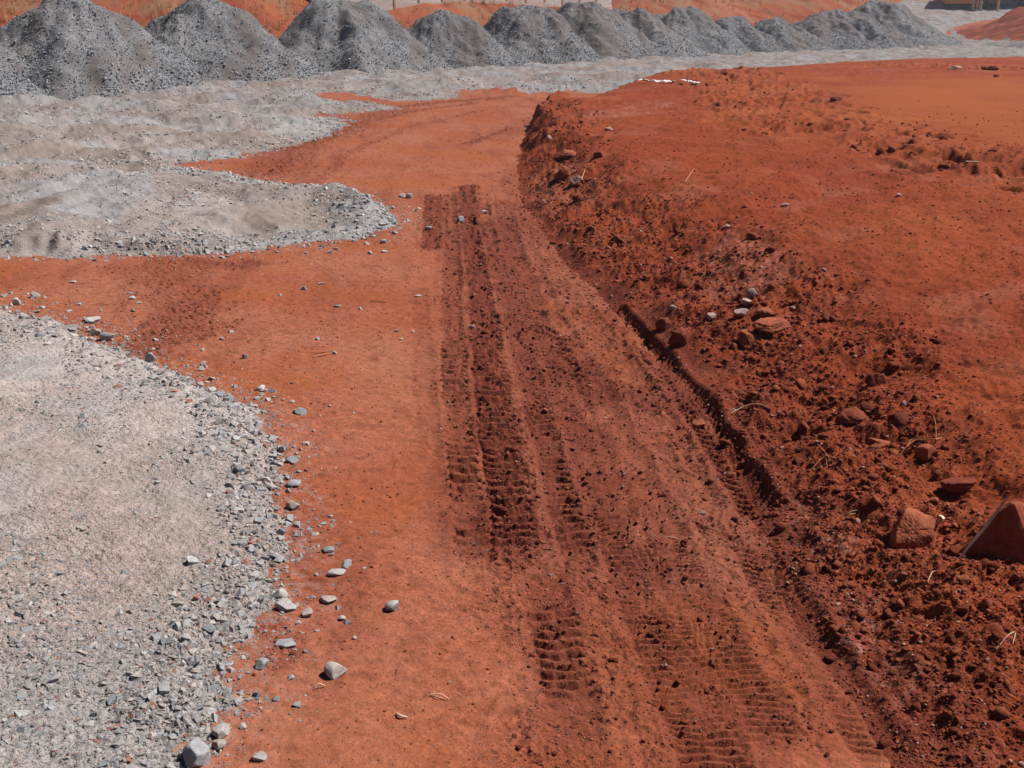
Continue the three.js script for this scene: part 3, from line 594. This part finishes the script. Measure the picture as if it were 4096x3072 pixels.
// rocks in the bank
const redRock = rockMat(0.40, 0.115, 0.055), pinkRock = rockMat(0.52, 0.27, 0.20), whiteRock = rockMat(0.60, 0.40, 0.33), brownRock = rockMat(0.27, 0.065, 0.035);
[
  [2256, 622, 92, 48, redRock, 'long red rock, uppermost of the large ones on the bank edge'],
  [2252, 690, 66, 62, redRock, 'tall red rock below the long one on the bank edge'],
  [2312, 722, 56, 42, pinkRock, 'pink rounded rock right of the tall red rock'],
  [2392, 620, 34, 36, brownRock, 'dark red rock alone right of the long red rock'],
  [2198, 550, 22, 26, whiteRock, 'small pale rock high on the far bank edge'],
  [2434, 516, 34, 22, pinkRock, 'pale pink rock alone on the far bank top'],
  [2494, 950, 92, 44, redRock, 'broad smooth light red rock half buried in the bank slope'],
  [2312, 795, 42, 44, brownRock, 'dark rock with a deep shadow below the pink rounded rock'],
  [3010, 1172, 52, 56, whiteRock, 'pale pinkish square block, highest of the pale cluster on the bank'],
  [2984, 1206, 40, 30, whiteRock, 'pale flat stone touching the pale square block'],
  [2966, 1246, 58, 34, whiteRock, 'pale stone below the square block in the pale cluster'],
  [2848, 1262, 38, 30, whiteRock, 'whitish round stone left of the pale cluster'],
  [2692, 1230, 28, 22, whiteRock, 'small pale stone left of the dark upright rock'],
  [3082, 1292, 136, 56, redRock, 'widest red rock slab right below the pale cluster'],
  [3066, 1246, 74, 40, redRock, 'red rock behind the widest slab'],
  [2986, 1352, 80, 66, redRock, 'round-edged red rock below the widest slab'],
  [2656, 1292, 60, 84, brownRock, 'dark upright rock leaning over the rut'],
  [2718, 1352, 96, 78, brownRock, 'dark lumpy rock just below the upright one'],
  [2792, 1690, 48, 62, redRock, 'orange flake standing in the right-hand rut'],
  [3512, 1772, 86, 60, redRock, 'red clod with a shaded face left of the tangled roots'],
  [3700, 1810, 78, 64, redRock, 'red clod right of the tangled roots'],
  [3836, 1930, 124, 72, brownRock, 'dark hollow-sided lump on the right bank'],
  [3010, 945, 48, 30, brownRock, 'red rock with a dark left side on the smooth bank top'],
  [3165, 790, 26, 16, brownRock, 'small dark rock alone on the bank top'],
  [2980, 825, 24, 16, redRock, 'small red rock on the bank top left of the dark one'],
  [3140, 818, 26, 16, whiteRock, 'small pale rock between two dark ones on the bank top'],
  [3595, 780, 26, 16, whiteRock, 'small pale rock on the right of the bank top'],
  [3345, 392, 42, 24, brownRock, 'dark lump lower among the far bank footprints'],
  [3810, 272, 60, 22, pinkRock, 'broad pinkish rock at the far rim of the orange patch'],
  [3955, 272, 66, 24, brownRock, 'broad dark rock at the far rim of the orange patch'],
  [3985, 303, 18, 16, brownRock, 'tiny dark stone below the broad dark rock'],
  [3410, 1660, 120, 60, brownRock, 'dark clod added for a shaded hollow left of the red clods on the bank'],  // added dark body standing in for the shade of a hollow
  [3500, 1520, 70, 70, brownRock, 'dark lump added for a shaded hollow above the added dark clod'],  // likewise added: its dark colour replaces a hollow in shade
  [3740, 2000, 40, 26, redRock, 'small red clod above the big tilted block'],
  [3860, 2310, 60, 34, redRock, 'small red clod under the leaning stick'],
].forEach(([px, py, w, h, m, label]) => loose('bank_rock', 'rock', px, py, w, h, m, label, 'rocks on the red bank', { cuts: 8, soft: m === whiteRock ? 0.06 : 0.10 }));
// two large angular blocks at the right, drawn as hulls of their own corners (right, up, ahead; centimetres)
function wornHull(pts) {
  const hull = new ConvexGeometry(pts).attributes.position, mid2 = pts.reduce((a, b) => a.add(b), new THREE.Vector3()).divideScalar(pts.length), planes = [], A = new THREE.Vector3(), B = new THREE.Vector3(), D = new THREE.Vector3();
  for (let i = 0; i < hull.count; i += 3) { A.fromBufferAttribute(hull, i); B.fromBufferAttribute(hull, i + 1).sub(A); D.fromBufferAttribute(hull, i + 2).sub(A); const n = B.clone().cross(D).normalize(); planes.push([n, n.dot(A.clone().sub(mid2))]); }
  const g = mergeVertices(new THREE.IcosahedronGeometry(1, 40).deleteAttribute('normal').deleteAttribute('uv')), p = g.attributes.position;
  for (let i = 0; i < p.count; i++) {
    A.fromBufferAttribute(p, i); let sum = 0; for (const [n, k] of planes) { const t = n.dot(A); if (t > 0) sum += Math.pow(t / k, 26); }
    const R = Math.pow(sum, -1 / 26), x = A.x * 3, y = A.y * 3, z = A.z * 3, chipOff = ss(0.25, 0.6, noise(x * 1.2 + z, y * 1.2 - z)) * 0.05;
    A.multiplyScalar(R * (1 + 0.05 * noise(x + z * 0.7, y - z * 0.5) + 0.028 * noise(x * 3 - z * 2, y * 3 + z * 2) + 0.014 * noise(x * 8 + z * 7, y * 8 - z * 6) - chipOff)).add(mid2);
    p.setXYZ(i, A.x, A.y, A.z);
  }
  g.computeVertexNormals(); const uv = new Float32Array(p.count * 2); for (let i = 0; i < p.count; i++) { uv[i * 2] = (p.getX(i) + p.getZ(i) * 0.5) * 8; uv[i * 2 + 1] = (p.getY(i) + p.getZ(i) * 0.6) * 8; } g.setAttribute('uv', new THREE.BufferAttribute(uv, 2));
  return g;
}
function block(name, px, py, corners, material, label) {
  const p = spot(px, py), g = wornHull(corners.map(([a, b, c2]) => new THREE.Vector3(a / 100, b / 100, -c2 / 100)));
  const m = new THREE.Mesh(g, material); at3(m, p.x, p.y, p.d); m.scale.setScalar(p.per / 0.00057);
  return tag(top(m, name), label, 'rock', 'rocks on the red bank');
}
block('bank_rock', 3640, 2165, [[-5.5, -2, -2.5], [-4.6, 1.2, -3], [-1.6, 7.2, 1.4], [-1.0, 7.4, 2.5], [5.2, 5.6, 1.0], [4.4, 3.2, -2.6], [2.8, -1.5, -3.4], [5.2, -2, 4], [-4, -2, 4.5], [-3.8, 4.2, -0.6], [1.2, 6.9, 3.5]], rockMat(0.44, 0.125, 0.06), 'big tilted orange block with a flat lit face on the right bank');
block('bank_rock', 4005, 2225, [[-8.5, -2, 3.5], [-7.6, -3, 2.2], [0.6, 12.6, 2.2], [1.4, 12.8, 2.0], [6, -3, -6], [7.5, -2, -6], [12, -2, 0], [10.5, 9.5, 5], [3, 12.4, 5], [10, -2, 10], [-5, -2, 9]], rockMat(0.36, 0.09, 0.045), 'large pyramid-shaped rock at the right edge, its left face in shade');

// ------------------------------------------------------------------ sticks, straws and litter
const leaning = (pts, d) => pts.map(([px, py], i) => { const [x, y, f] = ray(px, py), D = d + i * 0.012; return new THREE.Vector3(x / f * D, EYE + y / f * D, -D); });   // against the rock
function strand(name, category, pts, radius, material, label, group, lift = 0.004) {
  const v = pts.map((q) => { if (q.isVector3) return q; const [px, py, up = 0] = q; const p = spot(px, py); return new THREE.Vector3(p.x, p.y + lift + up, -p.d); });
  const c = new THREE.CatmullRomCurve3(v.length > 2 ? v : [v[0], v[0].clone().lerp(v[1], 0.5).add(new THREE.Vector3(0, 0.003, 0)), v[1]]), g = new THREE.TubeGeometry(c, 24, radius, 6, false), p = g.attributes.position;
  for (let i = 0; i < p.count; i++) { const t = Math.floor(i / 7) / 24, q = c.getPoint(t), k = 0.45 + 0.55 * Math.sin(Math.PI * clamp(0.15 + t * 0.75)); p.setXYZ(i, lerp(q.x, p.getX(i), k), lerp(q.y, p.getY(i), k), lerp(q.z, p.getZ(i), k)); }
  g.computeVertexNormals();
  const m = new THREE.Mesh(g, material);
  return tag(top(m, name), label, category, group);
}
const straw = tint(0.58, 0.36, 0.20), wood = tint(0.50, 0.21, 0.10), bark = tint(0.42, 0.26, 0.17, { bumpMap: rockBump, bumpScale: 0.003 }), bone = tint(0.62, 0.52, 0.37), rootMat = tint(0.42, 0.17, 0.08);
strand('stick', 'stick', [[1252, 1432], [1352, 1412]], 0.0035, wood, 'lower of two short orange sticks on the mid road');
strand('stick', 'stick', [[1262, 1414], [1356, 1408]], 0.0028, wood, 'upper of two short orange sticks on the mid road');
strand('stick', 'stick', leaning([[3836, 2236], [3880, 2180], [3935, 2116], [3985, 2050], [4034, 1982]], spot(4005, 2225).d - 0.085), 0.0042, bark, 'leaning brown stick with peeling bark against the pyramid rock');
strand('straw', 'straw', [[2925, 1655], [2975, 1638, 0.01], [3020, 1629, 0.012], [3072, 1630]], 0.0022, straw, 'longest pale curved straw on the bank beside the rut');
strand('straw', 'straw', [[2920, 1552], [2965, 1575, 0.01], [3010, 1610]], 0.0016, straw, 'thin straw just above the longest curved one');
strand('straw', 'straw', [[2412, 1335], [2465, 1362]], 0.0025, straw, 'straw lying at the smooth end of the rut');
strand('straw', 'straw', [[1722, 2782], [1762, 2788, 0.006], [1798, 2802]], 0.0016, straw, 'forked pale straw on the near road, upper blade');
strand('straw', 'straw', [[1722, 2784], [1755, 2798, 0.003], [1775, 2800]], 0.0013, straw, 'forked pale straw on the near road, lower blade');
strand('straw', 'straw', [[1255, 2762], [1275, 2752, 0.01], [1302, 2748]], 0.0016, straw, 'bent straw below the large rounded cream stone');
strand('straw', 'straw', [[1585, 2858], [1600, 2872, 0.004], [1630, 2874]], 0.003, bone, 'crooked pale twig on the near road');
strand('straw', 'straw', [[1480, 1205], [1545, 1212]], 0.003, rootMat, 'dark red straw on the mid road');
strand('straw', 'straw', [[385, 1218], [440, 1222]], 0.003, rootMat, 'dark straw in the red strip at left');
strand('straw', 'straw', [[2320, 740, 0.0], [2340, 700, 0.05]], 0.004, straw, 'short straw beside the pink rounded rock');
strand('straw', 'straw', [[2740, 730, 0.0], [2775, 690, 0.03]], 0.005, rootMat, 'dark twig standing on the bank top');
strand('straw', 'straw', [[2655, 2150], [2720, 2162]], 0.0018, straw, 'thin straw in the near rut');
strand('root', 'root', [[3595, 1830], [3625, 1800, 0.01], [3660, 1778, 0.014], [3700, 1775, 0.012], [3740, 1772, 0.012], [3765, 1755]], 0.0024, rootMat, 'thick branching root on the right bank', 'dry roots on the right bank');
strand('root', 'root', [[3620, 1800], [3650, 1770, 0.012], [3680, 1765]], 0.0016, rootMat, 'short root above the thick branching one', 'dry roots on the right bank');
strand('root', 'root', [[3745, 1770], [3735, 1700, 0.02], [3715, 1660, 0.012]], 0.0015, rootMat, 'thin root rising from the thick branching one', 'dry roots on the right bank');
strand('root', 'root', [[3200, 1745], [3270, 1790, 0.01], [3320, 1850, 0.008], [3340, 1875]], 0.0014, rootMat, 'trailing root at the left of the root tangle', 'dry roots on the right bank');
strand('root', 'root', [[3250, 1875], [3300, 1840, 0.012], [3345, 1838]], 0.0014, rootMat, 'root crossing the trailing one', 'dry roots on the right bank');
strand('root', 'root', [[3230, 1800], [3290, 1835, 0.014], [3310, 1880]], 0.0013, rootMat, 'middle root of the left tangle', 'dry roots on the right bank');
strand('straw', 'straw', [[3380, 2062], [3428, 2048, 0.004]], 0.0013, straw, 'upper short straw left of the big tilted block');
strand('straw', 'straw', [[3385, 2070], [3420, 2062, 0.004]], 0.0012, straw, 'lower short straw left of the big tilted block');
strand('straw', 'straw', [[3985, 2600], [4030, 2560, 0.012], [4055, 2555, 0.016], [4048, 2590, 0.008]], 0.0015, straw, 'looped straw low on the right bank');
strand('straw', 'straw', [[3710, 2330], [3730, 2300, 0.01], [3740, 2290]], 0.0016, straw, 'short curled straw under the big tilted block');
{
  // a curled husk beside the tilted block
  const p = spot(3752, 2100), g = new THREE.CylinderGeometry(0.010, 0.004, 0.036, 16, 8, false, 0, 4.2).rotateZ(-0.35).rotateX(0.25), q = g.attributes.position;
  for (let i = 0; i < q.count; i++) q.setXYZ(i, q.getX(i) * (1 + 0.2 * noise(q.getY(i) * 90, 3)), q.getY(i), q.getZ(i) * 0.75);
  g.computeVertexNormals();
  const m = new THREE.Mesh(g, bone); at3(m, p.x, p.y + 0.014, p.d); tag(top(m, 'dry_husk'), 'pale curled husk leaning at the right of the big tilted block', 'husk');
}
function scrap(px0, py0, px1, py1, breadth, name, category, material, label, rise = 0.012) {
  const a = spot(px0, py0), b = spot(px1, py1), L = Math.hypot(b.x - a.x, b.d - a.d), g = new THREE.BoxGeometry(L, 0.006, breadth, 26, 1, 5), p = g.attributes.position;
  for (let i = 0; i < p.count; i++) { const x = p.getX(i), z = p.getZ(i); p.setXYZ(i, x, p.getY(i) + rise * (0.6 + noise(x * 9 + px0, z * 14) + 0.4 * noise(x * 25, z * 30)), z * (1 + (rise > 0.01 ? 0.5 : 0.1) * noise(x * 6 + px0, 4)) + (rise > 0.01 ? 0.02 : 0.002) * noise(x * 8, 9)); }
  g.computeVertexNormals();
  const m = new THREE.Mesh(g, material); at3(m, (a.x + b.x) / 2, (a.y + b.y) / 2 + 0.012, (a.d + b.d) / 2); m.rotation.y = Math.atan2(b.d - a.d, b.x - a.x);
  return tag(top(m, name), label, category);
}
const plastic = tint(0.66, 0.62, 0.62, { roughness: 0.6 });
scrap(2556, 328, 2700, 330, 0.10, 'plastic_strip', 'plastic', plastic, 'longer crumpled white plastic strip on the far edge of the bank', 0.03);
scrap(2730, 332, 2794, 331, 0.08, 'plastic_strip', 'plastic', plastic, 'shorter white plastic strip right of the longer one', 0.025);
scrap(3862, 662, 3914, 644, 0.028, 'wood_lath', 'lath', tint(0.46, 0.30, 0.17), 'pale wooden lath lying on the right of the bank top', 0.002);

// ------------------------------------------------------------------ the pale panel wall on the slope
{
  const a = spot(1250, 14), b = spot(2446, 36), wall = new THREE.Group(), n = 14, L = Math.hypot(b.x - a.x, b.d - a.d), bay = L / n;
  const y0 = height(a.x, a.d);
  wall.position.set(a.x, y0, -a.d); wall.rotation.y = Math.atan2(b.d - a.d, b.x - a.x);
  const tones = [[0.74, 0.60, 0.49], [0.70, 0.55, 0.44], [0.78, 0.66, 0.55]].map((t) => tint(...t, { map: rockMap, bumpMap: rockBump, bumpScale: 0.004 })), post = tint(0.40, 0.24, 0.17), foot = tint(0.50, 0.33, 0.25);
  const pg = new THREE.BoxGeometry(bay - 0.12, 0.62, 0.08).translate(0, 0.31, 0), fg = new THREE.BoxGeometry(bay, 1.2, 0.16).translate(0, -0.6, 0), og = new THREE.BoxGeometry(0.12, 3.4, 0.14).translate(0, 0.7, 0);
  for (let i = 0; i < n; i++) {
    const t = (i + 0.5) / n, x = lerp(a.x, b.x, t), d = lerp(a.d, b.d, t), h = Math.min(height(lerp(a.x, b.x, t - 0.5 / n), lerp(a.d, b.d, t - 0.5 / n)), height(x, d), height(lerp(a.x, b.x, t + 0.5 / n), lerp(a.d, b.d, t + 0.5 / n))) - y0 + 0.06 + 0.10 * (i % 3 === 0) + 0.04 * (i % 2);
    for (let k = 0; k < 3; k++) part('panel', pg, tones[(i * 5 + k * 2) % 3], wall).position.set((i + 0.5) * bay, h + 0.635 * k, 0);
    part('footing', fg, foot, wall).position.set((i + 0.5) * bay, h - 0.006, 0);
    part('post', og, post, wall).position.set(i * bay, h, 0);
  }
  tag(top(wall, 'panel_wall'), 'pale precast panel wall on the red slope behind the gravel heaps', 'wall');
}

// ------------------------------------------------------------------ machines on the gravel road
const yellow = tint(0.78, 0.30, 0.03, { roughness: 0.55 }), black = tint(0.025, 0.025, 0.03, { roughness: 0.8 }), rubber = tint(0.03, 0.03, 0.032), steel = tint(0.35, 0.30, 0.26, { roughness: 0.6 }), glass = tint(0.05, 0.06, 0.07, { roughness: 0.1 }), brown = tint(0.14, 0.06, 0.045), amber = tint(0.6, 0.12, 0.02, { roughness: 0.4 });
const cube = (w, h, l, x, y, z) => new THREE.BoxGeometry(w, h, l).translate(x, y, z);
function tipper(px, py, turn, body, label, scale = 1) {
  const q = ray(px, py), d = 97, p = { x: q[0] / q[2] * d, d, y: height(q[0] / q[2] * d, d) }, t = new THREE.Group(); t.position.set(p.x, p.y, -p.d); t.rotation.y = turn; t.scale.setScalar(scale);
  const sh = new THREE.Shape([[-1.25, 1.15], [1.25, 1.15], [1.3, 2.6], [-1.3, 2.6]].map(([x, y]) => new THREE.Vector2(x, y)));
  const tub = part('cargo_body', new THREE.ExtrudeGeometry(sh, { depth: 4.4, bevelEnabled: true, bevelSize: 0.04, bevelThickness: 0.04, bevelSegments: 2 }).translate(0, 0, -2.9), body, t);
  for (let k = 0; k < 5; k++) part('rib', cube(2.72, 1.3, 0.1, 0, 1.85, -2.6 + k * 0.95), body, tub);
  part('tailgate', cube(2.5, 1.2, 0.08, 0, 1.85, 1.6), body, t);
  part('chassis', mergeGeometries([cube(0.14, 0.26, 6.6, -0.42, 0.92, -1.5), cube(0.14, 0.26, 6.6, 0.42, 0.92, -1.5), cube(0.9, 0.2, 0.2, 0, 0.92, 1.2), cube(0.9, 0.2, 0.2, 0, 0.92, -2)]), black, t);
  part('rear_guard', mergeGeometries([cube(2.3, 0.14, 0.1, 0, 0.62, 1.72), cube(0.1, 0.4, 0.1, -0.6, 0.8, 1.72), cube(0.1, 0.4, 0.1, 0.6, 0.8, 1.72)]), black, t);
  const wg = new THREE.LatheGeometry([[0.24, -0.15], [0.44, -0.15], [0.51, -0.11], [0.52, 0], [0.51, 0.11], [0.44, 0.15], [0.24, 0.15]].map(([x, y]) => new THREE.Vector2(x, y)), 28).rotateZ(Math.PI / 2), rg = new THREE.CylinderGeometry(0.25, 0.25, 0.2, 20).rotateZ(Math.PI / 2);
  for (const z of [0.75, -0.55, -4.2]) for (const x of z > -4 ? [-1.08, -0.75, 0.75, 1.08] : [-1.0, 1.0]) { const w = part('wheel', wg, rubber, t); w.position.set(x, 0.51, z); part('rim', rg, steel, w); }
  for (const x of [-0.92, 0.92]) { part('mud_flap', cube(0.66, 0.62, 0.03, x, 0.66, 1.36), black, t); part('tail_light', cube(0.26, 0.1, 0.05, x, 1.0, 1.68), amber, t); }
  const cab = part('cab', new THREE.ExtrudeGeometry(new THREE.Shape([[-5.2, 0.7], [-3.3, 0.7], [-3.3, 2.75], [-4.8, 2.75], [-5.2, 1.8]].map(([x, y]) => new THREE.Vector2(-x, y))), { depth: 2.3, bevelEnabled: true, bevelSize: 0.05, bevelThickness: 0.05, bevelSegments: 2 }).translate(0, 0, -1.15).rotateY(Math.PI / 2), body, t);
  part('side_window', cube(2.44, 0.6, 0.9, 0, 2.25, -4.1), glass, cab); part('windscreen', cube(2.0, 0.75, 0.06, 0, 2.25, -5.08), glass, cab);
  for (const x of [-1.22, 1.22]) part('side_skirt', cube(0.08, 0.6, 4.2, x, 0.84, -0.9), body, t);
  part('rear_valance', cube(2.5, 0.78, 0.1, 0, 0.70, 1.84), body, t);
  part('bumper', cube(2.4, 0.35, 0.25, 0, 0.62, -5.3), black, t);
  return tag(top(t, 'tipper_truck'), label, 'truck', 'trucks on the gravel road');
}
tipper(3828, 42, -0.35, yellow, 'yellow truck on the gravel road, casting a shadow to the left');
tipper(3952, 36, 0.15, brown, 'brown truck half hidden behind the red soil mound', 0.9);
tipper(4125, 32, 0.1, black, 'black truck at the top right corner behind the mound');
{
  // steel posts standing by the first truck
  [[3888, 54, 2.1], [3905, 48, 1.6], [3918, 50, 1.8], [3990, 34, 1.6]].forEach(([px, py, h], i) => {
    const q = ray(px, py), d = 94.5, p = { x: q[0] / q[2] * d, d, y: height(q[0] / q[2] * d, d) }, g = new THREE.Group(); at3(g, p.x, p.y, p.d);
    part('pole', new THREE.CylinderGeometry(0.10, 0.12, h, 12).translate(0, h / 2, 0), tint(0.55, 0.34, 0.16), g); part('base_plate', cube(0.4, 0.05, 0.4, 0, 0.03, 0), steel, g);
    tag(top(g, 'marker_post'), ['front tan post with a grey foot beside the yellow truck', 'second tan post right of the front one', 'third tan post from the yellow truck', 'yellowish post right of the brown truck'][i], 'post', 'posts beside the trucks');
  });
}

// ------------------------------------------------------------------ dry grass on the slope behind the heaps
{
  const r = rng(5), blades = [];
  for (let i = 0; i < 7; i++) { const a = r() * 6.28, b = new THREE.ConeGeometry(0.018, 0.5 + 0.3 * r(), 3).translate(0, 0.3, 0).rotateX((r() - 0.5) * 0.9).rotateY(a).translate((r() - 0.5) * 0.2, 0, (r() - 0.5) * 0.2); blades.push(b); }
  const g = mergeGeometries(blades), spots = [];
  for (let i = 0; i < 16000; i++) {
    const x = lerp(-28, 26, r()), f = lerp(1.5, 16, r()), d = footAt(x) + f, P = survey(x, d, false);
    if (P.cls !== 4 || r() > ss(-0.1, 0.45, fbm(x * 0.3, d * 0.3, 3) + 0.05 * (f - 4)) * (x > 9 ? 0.12 : 0.6)) continue;
    spots.push([x, P.h, d]);
  }
  const m = new THREE.InstancedMesh(g, std({}), spots.length);
  spots.forEach(([x, y, d], i) => { dummy.position.set(x, y - 0.03, -d); dummy.rotation.set(0, r() * 6, 0); dummy.scale.setScalar(0.25 + 0.4 * r()); dummy.updateMatrix(); m.setMatrixAt(i, dummy.matrix); const v = 0.7 + 0.6 * r(); m.setColorAt(i, tone.setRGB(0.38 * v, 0.17 * v, 0.07 * v)); });
  tag(top(m, 'dry_grass'), 'sparse dry brown grass growing on the red slope behind the heaps', 'grass', null, 'stuff');
}
renderer.render(scene, camera);
